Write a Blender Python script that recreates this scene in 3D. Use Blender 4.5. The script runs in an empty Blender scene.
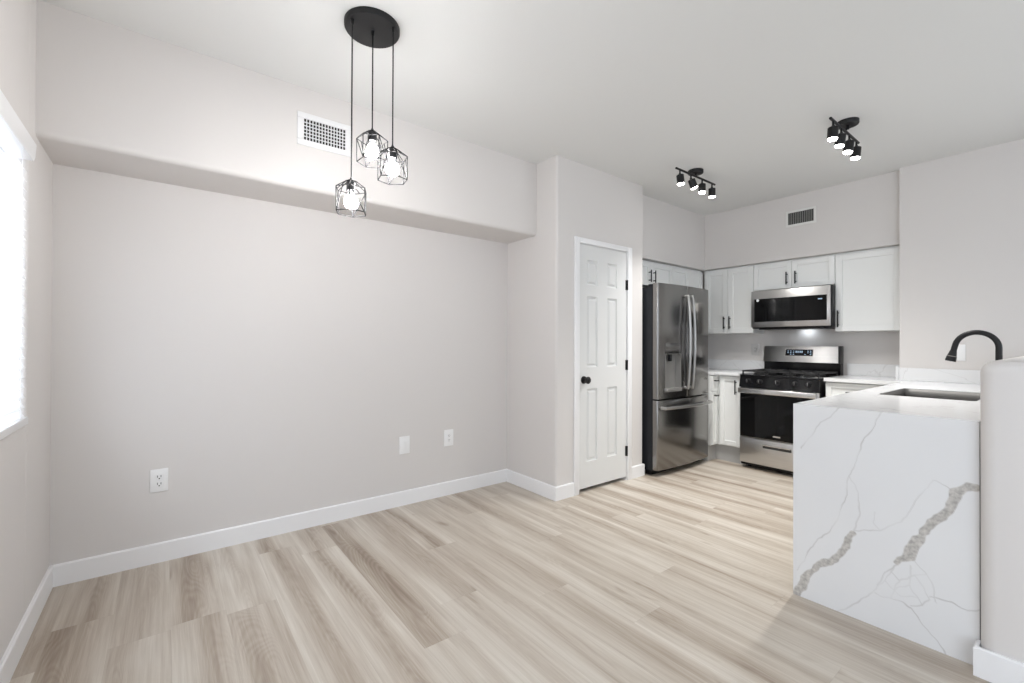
import bpy, bmesh, math, random
import numpy as np
from mathutils import Vector, Matrix

SC = bpy.context.scene
COL = SC.collection
random.seed(7)

# ------------------------------------------------------------------ camera
CAM_H = 1.2204
yaw, pitch, roll, fpx = math.radians(52.1237), math.radians(0.2964), math.radians(0.2099), 446.863
fw = Vector((math.cos(yaw) * math.cos(pitch), math.sin(yaw) * math.cos(pitch), math.sin(pitch)))
rt = Vector((math.sin(yaw), -math.cos(yaw), 0))
up = rt.cross(fw)
rt2 = rt * math.cos(roll) + up * math.sin(roll)
up2 = up * math.cos(roll) - rt * math.sin(roll)
cam = bpy.data.cameras.new('camera')
cam.sensor_width = 36.0
cam.lens = fpx / 1024 * 36.0
cam.clip_start = 0.02
cam_ob = bpy.data.objects.new('camera', cam)
COL.objects.link(cam_ob)
M = Matrix((rt2, up2, -fw)).transposed().to_4x4()
M.translation = (0, 0, CAM_H)
cam_ob.matrix_world = M
SC.camera = cam_ob

# ------------------------------------------------------------------ world, daylight, exposure
w = bpy.data.worlds.new('sky')
SC.world = w
w.use_nodes = True
bg = w.node_tree.nodes['Background']
bg.inputs[0].default_value = (0.84, 0.93, 1.04, 1)
bg.inputs[1].default_value = 1.0


def area(name, loc, target, sx, sy, power, color):
    l = bpy.data.lights.new(name, 'AREA')
    l.shape = 'RECTANGLE'
    l.size, l.size_y, l.energy, l.color = sx, sy, power, color
    o = bpy.data.objects.new(name, l)
    COL.objects.link(o)
    o.location = loc
    d = Vector(target) - Vector(loc)
    o.rotation_euler = d.to_track_quat('-Z', 'Y').to_euler()
    return o


# daylight entering by the glass doors and windows of the unseen living area behind the camera, plus added fill from the right
area('daylight_side', (-0.43, -1.85, 1.2), (3, -1.85, 1.2), 2.6, 2.1, 40, (0.86, 0.94, 1.04))
area('daylight_rear', (2.4, -3.58, 1.25), (2.4, 3, 1.25), 3.6, 2.2, 3, (0.9, 0.96, 1.03))
area('daylight_window', (-0.68, 1.81, 1.48), (3, 1.81, 1.48), 1.7, 1.2, 30, (0.86, 0.94, 1.05))
area('fill_right', (4.80, -1.9, 1.3), (0, -1.9, 1.3), 2.4, 2.0, 28, (0.90, 0.96, 1.03))  # added fill panel before the solid right wall, no window opens there
SC.view_settings.view_transform = 'Standard'
SC.view_settings.look = 'None'
SC.view_settings.gamma = 1
SC.view_settings.use_curve_mapping = False
SC.view_settings.exposure = 0.26
SC.cycles.use_denoising = True
SC.cycles.max_bounces = 12
SC.cycles.diffuse_bounces = 8
SC.cycles.sample_clamp_indirect = 8


# ------------------------------------------------------------------ materials
def mat(name, color, rough=0.5, metal=0.0, spec=0.5, bump=None, emit=None, estr=0, aniso=0.0, coat=0.0):
    m = bpy.data.materials.new(name)
    m.use_nodes = True
    nt = m.node_tree
    b = nt.nodes['Principled BSDF']
    b.inputs['Base Color'].default_value = (*color, 1)
    b.inputs['Roughness'].default_value = rough
    b.inputs['Metallic'].default_value = metal
    b.inputs['Specular IOR Level'].default_value = spec
    b.inputs['Coat Weight'].default_value = coat
    if aniso:
        b.inputs['Anisotropic'].default_value = aniso
    if emit:
        b.inputs['Emission Color'].default_value = (*emit, 1)
        b.inputs['Emission Strength'].default_value = estr
    if bump:
        scale, strength = bump
        g = nt.nodes.new('ShaderNodeNewGeometry')
        n = nt.nodes.new('ShaderNodeTexNoise')
        n.inputs['Scale'].default_value = scale
        n.inputs['Detail'].default_value = 2
        bp = nt.nodes.new('ShaderNodeBump')
        bp.inputs['Strength'].default_value = strength
        bp.inputs['Distance'].default_value = 0.002
        nt.links.new(g.outputs['Position'], n.inputs['Vector'])
        nt.links.new(n.outputs['Fac'], bp.inputs['Height'])
        nt.links.new(bp.outputs['Normal'], b.inputs['Normal'])
    return m


def brushed(name, c0, c1, rough, axis):
    """brushed steel: fine streaks along one axis in tone and roughness"""
    m = mat(name, c0, rough, 1.0)
    nt = m.node_tree
    b = nt.nodes['Principled BSDF']
    g = nt.nodes.new('ShaderNodeNewGeometry')
    mp = nt.nodes.new('ShaderNodeMapping')
    mp.inputs['Scale'].default_value = {'x': (2, 260, 260), 'y': (260, 2, 260), 'z': (260, 260, 2)}[axis]
    n = nt.nodes.new('ShaderNodeTexNoise')
    n.inputs['Scale'].default_value = 1
    n.inputs['Detail'].default_value = 3
    mx = nt.nodes.new('ShaderNodeMix')
    mx.data_type = 'RGBA'
    mx.inputs[6].default_value = (*c0, 1)
    mx.inputs[7].default_value = (*c1, 1)
    L = nt.links.new
    L(g.outputs['Position'], mp.inputs['Vector'])
    L(mp.outputs['Vector'], n.inputs['Vector'])
    L(n.outputs['Fac'], mx.inputs[0])
    L(mx.outputs[2], b.inputs['Base Color'])
    return m


PAINT = mat('wall_paint_warm_grey', (0.680, 0.656, 0.641), 0.75, spec=0.25, bump=(160, 0.12))
CEIL = mat('ceiling_paint_white', (0.72, 0.724, 0.716), 0.85, spec=0.2, bump=(120, 0.12))
TRIM = mat('trim_paint_white', (0.84, 0.84, 0.85), 0.35, spec=0.4)
DOORM = mat('door_paint_white', (0.73, 0.735, 0.73), 0.38, spec=0.4)
CAB = mat('cabinet_paint_white', (0.80, 0.81, 0.80), 0.35, spec=0.4)
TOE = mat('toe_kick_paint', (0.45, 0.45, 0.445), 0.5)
GREYPL = mat('grey_wall_plate', (0.62, 0.61, 0.60), 0.4)
BLACK = mat('black_metal', (0.009, 0.009, 0.010), 0.42, spec=0.35)
MATTE = mat('black_matte_wire', (0.012, 0.012, 0.013), 0.7, spec=0.15)
SATIN = mat('black_satin_plastic', (0.008, 0.008, 0.009), 0.3, spec=0.3)
ENAMEL = mat('black_enamel', (0.006, 0.006, 0.007), 0.12, spec=0.3)
IRON = mat('cast_iron', (0.016, 0.016, 0.017), 0.6, bump=(400, 0.2))
GLASSBLK = mat('black_glass', (0.004, 0.004, 0.0045), 0.05, spec=0.22)
STEEL = brushed('brushed_steel', (0.52, 0.51, 0.50), (0.62, 0.61, 0.60), 0.30, 'y')
DSTEEL = brushed('dark_stainless', (0.22, 0.215, 0.208), (0.29, 0.283, 0.276), 0.20, 'x')
HSTEEL = mat('handle_steel', (0.42, 0.415, 0.41), 0.34, 1.0)
DISP = mat('dispenser_grey', (0.30, 0.295, 0.285), 0.35, 0.6)
BSTEEL = mat('bright_steel', (0.68, 0.67, 0.66), 0.25, 1.0)
SINKM = mat('sink_steel', (0.13, 0.127, 0.123), 0.5, 0.6)
CASE = mat('fridge_case_grey', (0.016, 0.018, 0.022), 0.5, spec=0.3)
PLAST = mat('white_plastic', (0.85, 0.85, 0.85), 0.35)
SLOT = mat('dark_slot', (0.05, 0.05, 0.05), 0.6)
DUCT = mat('duct_dark', (0.03, 0.03, 0.03), 0.9)
VENTM = mat('vent_enamel_white', (0.80, 0.80, 0.81), 0.4)
VENTF = mat('vent_enamel_offwhite', (0.74, 0.74, 0.72), 0.5)
VENTG = mat('vent_enamel_grey', (0.30, 0.30, 0.285), 0.5)
BULB = mat('lit_bulb', (1, 1, 1), 0.4, emit=(1.0, 0.98, 0.965), estr=215)
LENS = mat('lit_spot_lens', (1, 1, 1), 0.4, emit=(1.0, 0.98, 0.95), estr=26)
COOKL = mat('lit_cooktop_lamp', (1, 1, 1), 0.4, emit=(0.85, 0.93, 1.0), estr=10)
LEDTXT = mat('display_glow', (0.3, 0.4, 0.5), 0.4, emit=(0.55, 0.75, 1.0), estr=0.35)
SOCK = mat('lamp_socket', (0.03, 0.03, 0.032), 0.45)
GREYBAND = mat('grey_rubber', (0.22, 0.20, 0.19), 0.5)
FRAME = mat('window_vinyl', (0.82, 0.82, 0.82), 0.4)
STICK = mat('white_sticker', (0.8, 0.8, 0.8), 0.5)

# translucent blind slats
SLAT = bpy.data.materials.new('blind_slat_white')
SLAT.use_nodes = True
nt = SLAT.node_tree
b = nt.nodes['Principled BSDF']
b.inputs['Base Color'].default_value = (0.9, 0.9, 0.9, 1)
b.inputs['Roughness'].default_value = 0.5
tr = nt.nodes.new('ShaderNodeBsdfTranslucent')
tr.inputs['Color'].default_value = (0.95, 0.95, 0.95, 1)
mxs = nt.nodes.new('ShaderNodeMixShader')
mxs.inputs[0].default_value = 0.5
nt.links.new(b.outputs[0], mxs.inputs[1])
nt.links.new(tr.outputs[0], mxs.inputs[2])
nt.links.new(mxs.outputs[0], nt.nodes['Material Output'].inputs['Surface'])

# clear window pane
PANE = bpy.data.materials.new('window_glass')
PANE.use_nodes = True
nt = PANE.node_tree
nt.nodes.remove(nt.nodes['Principled BSDF'])
t_ = nt.nodes.new('ShaderNodeBsdfTransparent')
g_ = nt.nodes.new('ShaderNodeBsdfGlossy')
g_.inputs['Roughness'].default_value = 0.02
mxs = nt.nodes.new('ShaderNodeMixShader')
mxs.inputs[0].default_value = 0.07
nt.links.new(t_.outputs[0], mxs.inputs[1])
nt.links.new(g_.outputs[0], mxs.inputs[2])
nt.links.new(mxs.outputs[0], nt.nodes['Material Output'].inputs['Surface'])


def floor_material():
    m = bpy.data.materials.new('oak_vinyl_plank')
    m.use_nodes = True
    nt = m.node_tree
    N, L = nt.nodes, nt.links.new
    bs = N['Principled BSDF']

    def math_(op, a, b=None, c=None):
        n = N.new('ShaderNodeMath')
        n.operation = op
        for i, v in enumerate((a, b, c)):
            if v is None:
                continue
            if isinstance(v, (int, float)):
                n.inputs[i].default_value = v
            else:
                L(v, n.inputs[i])
        return n.outputs[0]

    PWD, PLN = 0.200, 1.50
    geo = N.new('ShaderNodeNewGeometry')
    sep = N.new('ShaderNodeSeparateXYZ')
    L(geo.outputs['Position'], sep.inputs[0])
    X, Y = sep.outputs[0], sep.outputs[1]
    u = math_('DIVIDE', math_('SUBTRACT', X, 0.029), PWD)
    row = math_('FLOOR', u)
    wn = N.new('ShaderNodeTexWhiteNoise')
    wn.noise_dimensions = '1D'
    L(math_('ADD', row, 3.7), wn.inputs['W'])
    known, off = 0.0, 0.0
    for k, ys in {-1: 2.39, 1: 2.37, 3: 1.28, 4: 1.627, 6: 2.39, 7: 1.623, 12: 2.056, 14: 1.627}.items():
        hit = math_('COMPARE', row, float(k), 0.2)
        known = math_('ADD', known, hit)
        off = math_('ADD', off, math_('MULTIPLY', hit, ys))
    off = math_('ADD', off, math_('MULTIPLY', math_('SUBTRACT', 1.0, known), math_('MULTIPLY', wn.outputs['Value'], PLN)))
    v = math_('DIVIDE', math_('SUBTRACT', Y, off), PLN)
    colm = math_('FLOOR', v)
    wn2 = N.new('ShaderNodeTexWhiteNoise')
    wn2.noise_dimensions = '2D'
    cmb = N.new('ShaderNodeCombineXYZ')
    L(row, cmb.inputs[0])
    L(colm, cmb.inputs[1])
    L(cmb.outputs[0], wn2.inputs['Vector'])
    pid = wn2.outputs['Value']

    def noise(sx, sy, detail, dist, zmul=40.0, rough=0.55):
        c = N.new('ShaderNodeCombineXYZ')
        L(math_('MULTIPLY', X, sx), c.inputs[0])
        L(math_('MULTIPLY', Y, sy), c.inputs[1])
        L(math_('MULTIPLY', pid, zmul), c.inputs[2])
        n = N.new('ShaderNodeTexNoise')
        n.inputs['Scale'].default_value = 1
        n.inputs['Detail'].default_value = detail
        n.inputs['Distortion'].default_value = dist
        n.inputs['Roughness'].default_value = rough
        L(c.outputs[0], n.inputs['Vector'])
        return n.outputs['Fac']

    fu = math_('FRACT', u)
    fv = math_('FRACT', v)
    broad = noise(5.0, 0.8, 3, 0.5)
    warp = noise(4.0, 1.1, 2, 0.3, 61.0)
    fibre = noise(75.0, 2.4, 4, 0.2)
    fine = noise(260.0, 6.0, 2, 0.0)
    # heartwood figure along each board: its strength, place and width differ from board to board
    def pick(seed):
        n = N.new('ShaderNodeTexWhiteNoise')
        n.noise_dimensions = '3D'
        c = N.new('ShaderNodeCombineXYZ')
        L(row, c.inputs[0])
        L(colm, c.inputs[1])
        c.inputs[2].default_value = seed
        L(c.outputs[0], n.inputs['Vector'])
        return n.outputs['Value']
    p1, p2, p3 = pick(1.3), pick(5.7), pick(9.1)
    mid = math_('SUBTRACT', fu, math_('ADD', 0.25, math_('MULTIPLY', p1, 0.5)))
    mid = math_('ADD', mid, math_('MULTIPLY', math_('SUBTRACT', warp, 0.5), 1.1))
    wide = math_('ADD', 1.3, math_('MULTIPLY', p2, 1.6))
    heart = math_('SUBTRACT', 1.0, math_('MINIMUM', math_('MULTIPLY', math_('ABSOLUTE', mid), wide), 1.0))
    heart = math_('MULTIPLY', heart, math_('MULTIPLY', math_('ADD', 0.15, math_('MULTIPLY', p3, 0.85)), math_('ADD', -0.10, math_('MULTIPLY', broad, 2.1))))
    # cathedral rings: parabolas nested along the board
    par = math_('ADD', math_('MULTIPLY', math_('MULTIPLY', mid, mid), 22.0), math_('MULTIPLY', Y, 3.2))
    par = math_('ADD', par, math_('MULTIPLY', warp, 9.0))
    ring = math_('ABSOLUTE', math_('SUBTRACT', math_('FRACT', math_('MULTIPLY', par, 2.2)), 0.5))
    streak = noise(15.0, 0.55, 2, 0.6, 23.0)
    knot = noise(8.0, 2.2, 2, 0.8, 19.0)
    tone = math_('ADD', math_('MULTIPLY', math_('SUBTRACT', broad, 0.5), 0.60), 0.70)
    tone = math_('SUBTRACT', tone, math_('MULTIPLY', heart, 0.55))
    tone = math_('ADD', tone, math_('MULTIPLY', math_('SUBTRACT', fibre, 0.5), 0.55))
    tone = math_('ADD', tone, math_('MULTIPLY', math_('SUBTRACT', fine, 0.5), 0.30))
    tone = math_('ADD', tone, math_('MULTIPLY', math_('MULTIPLY', math_('SUBTRACT', ring, 0.25), heart), 0.34))
    tone = math_('ADD', tone, math_('MULTIPLY', math_('SUBTRACT', pid, 0.5), 0.10))
    kd = math_('MULTIPLY', math_('MAXIMUM', math_('SUBTRACT', knot, 0.66), 0.0), 3.0)
    tone = math_('ADD', tone, math_('MULTIPLY', math_('SUBTRACT', streak, 0.5), 0.85))
    tone = math_('SUBTRACT', tone, kd)
    ramp = N.new('ShaderNodeValToRGB')
    cr = ramp.color_ramp
    cr.elements[0].position = 0.0
    cr.elements[0].color = (0.262, 0.203, 0.155, 1)
    cr.elements[1].position = 1.0
    cr.elements[1].color = (0.660, 0.615, 0.550, 1)
    e = cr.elements.new(0.35)
    e.color = (0.405, 0.342, 0.280, 1)
    e = cr.elements.new(0.65)
    e.color = (0.530, 0.475, 0.408, 1)
    L(tone, ramp.inputs[0])
    # plank seams
    du = math_('MULTIPLY', math_('MINIMUM', fu, math_('SUBTRACT', 1.0, fu)), PWD)
    dv = math_('MULTIPLY', math_('MINIMUM', fv, math_('SUBTRACT', 1.0, fv)), PLN)
    dd = math_('MINIMUM', du, dv)
    seam = math_('SUBTRACT', 1.0, math_('MINIMUM', math_('DIVIDE', dd, 0.0016), 1.0))
    mx = N.new('ShaderNodeMix')
    mx.data_type = 'RGBA'
    mx.blend_type = 'MULTIPLY'
    L(math_('MULTIPLY', seam, 0.22), mx.inputs[0])
    L(ramp.outputs[0], mx.inputs[6])
    mx.inputs[7].default_value = (0.45, 0.40, 0.36, 1)
    L(mx.outputs[2], bs.inputs['Base Color'])
    L(math_('ADD', 0.36, math_('MULTIPLY', fibre, 0.14)), bs.inputs['Roughness'])
    bs.inputs['Specular IOR Level'].default_value = 0.4
    bp = N.new('ShaderNodeBump')
    bp.inputs['Strength'].default_value = 0.15
    bp.inputs['Distance'].default_value = 0.001
    L(math_('SUBTRACT', fibre, math_('MULTIPLY', seam, 1.5)), bp.inputs['Height'])
    L(bp.outputs[0], bs.inputs['Normal'])
    return m


FLOOR = floor_material()


def quartz_material(name, attr):
    m = mat(name, (0.78, 0.785, 0.79), 0.14, spec=0.5)
    nt = m.node_tree
    N, L = nt.nodes, nt.links.new
    bs = N['Principled BSDF']
    geo = N.new('ShaderNodeNewGeometry')
    base = N.new('ShaderNodeMix')
    base.data_type = 'RGBA'
    cloud = N.new('ShaderNodeTexNoise')
    cloud.inputs['Scale'].default_value = 3
    L(geo.outputs['Position'], cloud.inputs['Vector'])
    L(cloud.outputs['Fac'], base.inputs[0])
    base.inputs[6].default_value = (0.74, 0.745, 0.76, 1)
    base.inputs[7].default_value = (0.80, 0.805, 0.81, 1)
    spk = N.new('ShaderNodeTexNoise')
    spk.inputs['Scale'].default_value = 75
    spk.inputs['Detail'].default_value = 3
    L(geo.outputs['Position'], spk.inputs['Vector'])
    ramp = N.new('ShaderNodeValToRGB')
    ramp.color_ramp.elements[0].position = 0.30
    ramp.color_ramp.elements[0].color = (0.38, 0.365, 0.35, 1)
    ramp.color_ramp.elements[1].position = 0.72
    ramp.color_ramp.elements[1].color = (0.63, 0.61, 0.58, 1)
    L(spk.outputs['Fac'], ramp.inputs[0])
    if attr:
        a = N.new('ShaderNodeAttribute')
        a.attribute_name = 'band'
        a2 = N.new('ShaderNodeAttribute')
        a2.attribute_name = 'vein'
        band, vein = a.outputs['Fac'], a2.outputs['Fac']
    else:
        # sparse thin veins where a warped noise crosses its middle value
        nz = N.new('ShaderNodeTexNoise')
        nz.inputs['Scale'].default_value = 2.3
        nz.inputs['Detail'].default_value = 4
        nz.inputs['Distortion'].default_value = 0.8
        L(geo.outputs['Position'], nz.inputs['Vector'])
        s = N.new('ShaderNodeMath')
        s.operation = 'SUBTRACT'
        L(nz.outputs['Fac'], s.inputs[0])
        s.inputs[1].default_value = 0.5
        ab = N.new('ShaderNodeMath')
        ab.operation = 'ABSOLUTE'
        L(s.outputs[0], ab.inputs[0])
        mr = N.new('ShaderNodeMapRange')
        mr.inputs['From Min'].default_value = 0.0
        mr.inputs['From Max'].default_value = 0.010
        mr.inputs['To Min'].default_value = 0.28
        mr.inputs['To Max'].default_value = 0.0
        L(ab.outputs[0], mr.inputs['Value'])
        vein, band = mr.outputs[0], None
    m1 = N.new('ShaderNodeMix')
    m1.data_type = 'RGBA'
    L(vein, m1.inputs[0])
    L(base.outputs[2], m1.inputs[6])
    m1.inputs[7].default_value = (0.42, 0.405, 0.395, 1)
    out = m1.outputs[2]
    if band is not None:
        m2 = N.new('ShaderNodeMix')
        m2.data_type = 'RGBA'
        L(band, m2.inputs[0])
        L(out, m2.inputs[6])
        L(ramp.outputs[0], m2.inputs[7])
        out = m2.outputs[2]
    L(out, bs.inputs['Base Color'])
    return m


QUARTZ = quartz_material('quartz_worktop', False)
QPANEL = quartz_material('quartz_panel_veined', True)


# ------------------------------------------------------------------ mesh helpers
def rounded(poly, radii, n=6):
    """round chosen corners of a 2D polygon; radii {index: radius}"""
    out = []
    k = len(poly)
    for i, p in enumerate(poly):
        r = radii.get(i, 0)
        p = Vector(p)
        if r <= 0:
            out.append(tuple(p))
            continue
        a = (Vector(poly[i - 1]) - p).normalized()
        c = (Vector(poly[(i + 1) % k]) - p).normalized()
        ang = a.angle(c)
        t = r / math.tan(ang / 2)
        ctr = p + (a + c).normalized() * (r / math.sin(ang / 2))
        s, e = p + a * t - ctr, p + c * t - ctr
        th = s.angle_signed(e)
        for j in range(n + 1):
            q = -th * j / n
            out.append((ctr.x + s.x * math.cos(q) - s.y * math.sin(q), ctr.y + s.x * math.sin(q) + s.y * math.cos(q)))
    return out


class MB:
    def __init__(self):
        self.bm = bmesh.new()
        self.mi = 0

    def _new(self, verts, faces):
        vs = [self.bm.verts.new(v) for v in verts]
        fs = []
        for f in faces:
            fc = self.bm.faces.new([vs[i] for i in f])
            fc.material_index = self.mi
            fs.append(fc)
        return vs, fs

    def box(self, x0, x1, y0, y1, z0, z1, bev=0.0, seg=2):
        x0, x1 = sorted((x0, x1))
        y0, y1 = sorted((y0, y1))
        z0, z1 = sorted((z0, z1))
        v = [(x, y, z) for x in (x0, x1) for y in (y0, y1) for z in (z0, z1)]
        f = [(0, 1, 3, 2), (4, 6, 7, 5), (0, 4, 5, 1), (2, 3, 7, 6), (0, 2, 6, 4), (1, 5, 7, 3)]
        vs, fs = self._new(v, f)
        if bev > 0:
            es = {e for q in fs for e in q.edges}
            bmesh.ops.bevel(self.bm, geom=list(es), offset=bev, segments=seg, affect='EDGES', profile=0.5)
        return self

    def prism(self, poly, axis, a, b_, bev=0.0):
        """poly in the two other axes: x -> (y,z), y -> (x,z), z -> (x,y)"""
        def P(p, t):
            return {'x': (t, p[0], p[1]), 'y': (p[0], t, p[1]), 'z': (p[0], p[1], t)}[axis]
        n = len(poly)
        v = [P(p, a) for p in poly] + [P(p, b_) for p in poly]
        f = [tuple(range(n))[::-1], tuple(range(n, 2 * n))] + [(i, (i + 1) % n, n + (i + 1) % n, n + i) for i in range(n)]
        vs, fs = self._new(v, f)
        bmesh.ops.recalc_face_normals(self.bm, faces=fs)
        if bev > 0:
            es = {e for q in fs[:2] for e in q.edges}
            bmesh.ops.bevel(self.bm, geom=list(es), offset=bev, segments=2, affect='EDGES', profile=0.5)
        return self

    def tube(self, pts, r, seg=12, caps=True):
        pts = [Vector(p) for p in pts]
        n = len(pts)
        rs = r if isinstance(r, (list, tuple)) else [r] * n
        T = []
        for i in range(n):
            a = pts[max(i - 1, 0)]
            c = pts[min(i + 1, n - 1)]
            T.append((c - a).normalized())
        u = T[0].orthogonal().normalized()
        rings = []
        for i in range(n):
            u = (u - T[i] * u.dot(T[i])).normalized()
            w_ = T[i].cross(u)
            rings.append([self.bm.verts.new(pts[i] + (u * math.cos(2 * math.pi * k / seg) + w_ * math.sin(2 * math.pi * k / seg)) * rs[i]) for k in range(seg)])
        for i in range(n - 1):
            for k in range(seg):
                f = self.bm.faces.new((rings[i][k], rings[i][(k + 1) % seg], rings[i + 1][(k + 1) % seg], rings[i + 1][k]))
                f.material_index = self.mi
        if caps:
            for f in (self.bm.faces.new(rings[0][::-1]), self.bm.faces.new(rings[-1])):
                f.material_index = self.mi
        return self

    def cyl(self, p0, p1, r0, r1=None, seg=24):
        return self.tube([p0, p1], [r0, r0 if r1 is None else r1], seg)

    def lathe(self, origin, axis, prof, seg=24, ecc=1.0):
        """prof: list of (distance along axis, radius)"""
        o = Vector(origin)
        a = Vector(axis).normalized()
        return self.tube([o + a * t for t, _ in prof], [max(r, 1e-4) for _, r in prof], seg) if all(prof[i][0] < prof[i + 1][0] for i in range(len(prof) - 1)) else self._lathe(o, a, prof, seg)

    def _lathe(self, o, a, prof, seg):
        u = a.orthogonal().normalized()
        w_ = a.cross(u)
        rings = []
        for t, r in prof:
            rings.append([self.bm.verts.new(o + a * t + (u * math.cos(2 * math.pi * k / seg) + w_ * math.sin(2 * math.pi * k / seg)) * max(r, 1e-4)) for k in range(seg)])
        for i in range(len(rings) - 1):
            for k in range(seg):
                f = self.bm.faces.new((rings[i][k], rings[i][(k + 1) % seg], rings[i + 1][(k + 1) % seg], rings[i + 1][k]))
                f.material_index = self.mi
        return self

    def sphere(self, c, r, seg=16, squash=1.0):
        mtx = Matrix.Translation(c) @ Matrix.Diagonal((1, 1, squash, 1))
        g = bmesh.ops.create_uvsphere(self.bm, u_segments=seg, v_segments=seg // 2 + 2, radius=r, matrix=mtx)
        for v in g['verts']:
            for f in v.link_faces:
                f.material_index = self.mi
        return self

    def build(self, name, m, parent=None, angle=38):
        off = Vector((0, 0, 0))
        p = parent
        while p is not None:
            off += p.location
            p = p.parent
        if parent is None:
            pass
        bmesh.ops.translate(self.bm, verts=self.bm.verts, vec=-off)
        me = bpy.data.meshes.new(name)
        self.bm.to_mesh(me)
        self.bm.free()
        for q in (m if isinstance(m, (list, tuple)) else [m]):
            me.materials.append(q)
        me.polygons.foreach_set('use_smooth', [True] * len(me.polygons))
        me.set_sharp_from_angle(angle=math.radians(angle))
        o = bpy.data.objects.new(name, me)
        COL.objects.link(o)
        if parent is not None:
            o.parent = parent
        return o


def thing(name, label, cat, loc, group=None):
    o = bpy.data.objects.new(name, None)
    o.empty_display_size = 0.05
    COL.objects.link(o)
    o.location = loc
    o['label'] = label
    o['category'] = cat
    if group:
        o['group'] = group
    return o


def tag(o, label, cat, group=None):
    o['label'] = label
    o['category'] = cat
    if group:
        o['group'] = group
    return o


def struct(o):
    o['kind'] = 'structure'
    return o


# ------------------------------------------------------------------ measurements of the room
H = 2.70
XL, YL, YS, ZS = -0.445, 3.172, 2.780, 2.113       # left wall, dining wall, its soffit
XC, YC, XE = 2.414, 2.542, 3.523                   # pantry block
XB, YK, ZK = 4.905, 2.696, 2.078                   # kitchen soffits
XR, YR = 4.839, 0.957                              # right wall
KX, KY = 5.22, 3.03                                # kitchen walls behind the cabinets
YREAR = -3.6
XP, PY0, PY1, ZT = 2.443, 0.250, 0.886, 0.932      # peninsula

# ------------------------------------------------------------------ structure
m = MB()
m.box(-0.6, 5.4, YREAR - 0.15, 3.35, -0.1, 0)
struct(m.build('floor', FLOOR))
m = MB()
m.box(-0.6, 5.4, YREAR - 0.15, 3.35, H, H + 0.1)
struct(m.build('ceiling', CEIL))

WY0, WY1, WZ0, WZ1 = 0.95, 2.665, 0.885, 2.025      # window opening in the left wall
SY0, SY1, SZ1 = -3.2, -0.5, 2.25                   # glass door opening behind the camera
m = MB()
xo = XL - 0.155
sill = rounded([(XL, 0), (XL, WZ0), (xo, WZ0), (xo, 0)], {1: 0.02})
m.prism(sill, 'y', WY0, WY1)
m.box(xo, XL, WY0, WY1, WZ1, H)
m.prism(rounded([(xo, WY1), (XL, WY1), (XL, 3.35), (xo, 3.35)], {1: 0.02}), 'z', 0, H)
m.box(xo, XL, SY1, WY0, 0, H)
m.box(xo, XL, SY0, SY1, SZ1, H)
m.box(xo, XL, YREAR, SY0, 0, H)
struct(m.build('wall_left', PAINT))

m = MB()
m.box(XL, XC + 0.1, YL, YL + 0.12, 0, H)
struct(m.build('wall_back', PAINT))
m = MB()
m.prism(rounded([(YS, H), (YS, ZS), (YL, ZS), (YL, H)], {1: 0.028}, 8), 'x', XL, XC)
struct(m.build('wall_soffit_dining', PAINT))

DX0, DX1, DZ = 2.655, 3.297, 2.055                  # pantry door opening
m = MB()
m.prism(rounded([(XC, YL), (XC, YC), (DX0, YC), (DX0, YC + 0.11), (XC + 0.11, YC + 0.11), (XC + 0.11, YL)], {1: 0.022}, 8), 'z', 0, H)
m.box(DX0, DX1, YC, YC + 0.11, DZ, H)
m.prism(rounded([(DX1, YC), (XE, YC), (XE, KY), (XE - 0.1, KY), (XE - 0.1, YC + 0.11), (DX1, YC + 0.11)], {1: 0.012}, 5), 'z', 0, H)
m.box(XC + 0.11, XE - 0.1, YL, YL + 0.12, 0, H)
struct(m.build('wall_pantry', PAINT))

m = MB()
m.box(XE - 0.1, KX + 0.12, KY, KY + 0.12, 0, H)
struct(m.build('wall_kitchen_left', PAINT))
m = MB()
m.box(KX, KX + 0.12, YR, KY, 0, H)
struct(m.build('wall_kitchen_back', PAINT))
m = MB()
L_ = [(XE, KY), (XE, YK), (XB, YK), (XB, YR), (KX, YR), (KX, KY)]
m.prism(L_, 'z', ZK, H)
struct(m.build('wall_soffit_kitchen', PAINT))
m = MB()
m.box(XR, KX + 0.12, YREAR, YR, 0, H)
struct(m.build('wall_right', PAINT))
m = MB()
m.box(-0.6, 0.6, YREAR - 0.15, YREAR, 0, H)
m.box(4.2, 5.4, YREAR - 0.15, YREAR, 0, H)
m.box(0.6, 4.2, YREAR - 0.15, YREAR, 2.36, H)
struct(m.build('wall_rear', PAINT))

# half wall beside the peninsula
PW0, PWX, PWZ = 0.085, 2.385, 1.165
m = MB()
x1 = XR
ry, rz = 0.045, 0.045
prof = rounded([(PWX, PW0), (x1, PW0), (x1, PY0 - 0.004), (PWX, PY0 - 0.004)], {0: ry, 3: ry}, 8)
inner = lambda d: [(min(max(x, PWX + d), x1), min(max(y, PW0 + d), PY0 - 0.004 - d)) for x, y in prof]
n = len(prof)
layers = [(0.0, 0.0), (0.0, PWZ - rz)] + [(rz * (1 - math.cos(t)), PWZ - rz + rz * math.sin(t)) for t in [math.pi / 2 * j / 6 for j in range(1, 7)]]
vs = []
cx_, cy_ = (PWX + x1) / 2, (PW0 + PY0) / 2
for d, z in layers:
    vs.append([m.bm.verts.new((x + (d if x < cx_ else 0), y + (d if y < cy_ else -d), z)) for x, y in prof])
for i in range(len(vs) - 1):
    for k in range(n):
        m.bm.faces.new((vs[i][k], vs[i][(k + 1) % n], vs[i + 1][(k + 1) % n], vs[i + 1][k]))
m.bm.faces.new(vs[-1])
m.bm.faces.new(vs[0][::-1])
bmesh.ops.recalc_face_normals(m.bm, faces=m.bm.faces)
struct(m.build('wall_half', PAINT))

# baseboards
BH, BT = 0.108, 0.014


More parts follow.
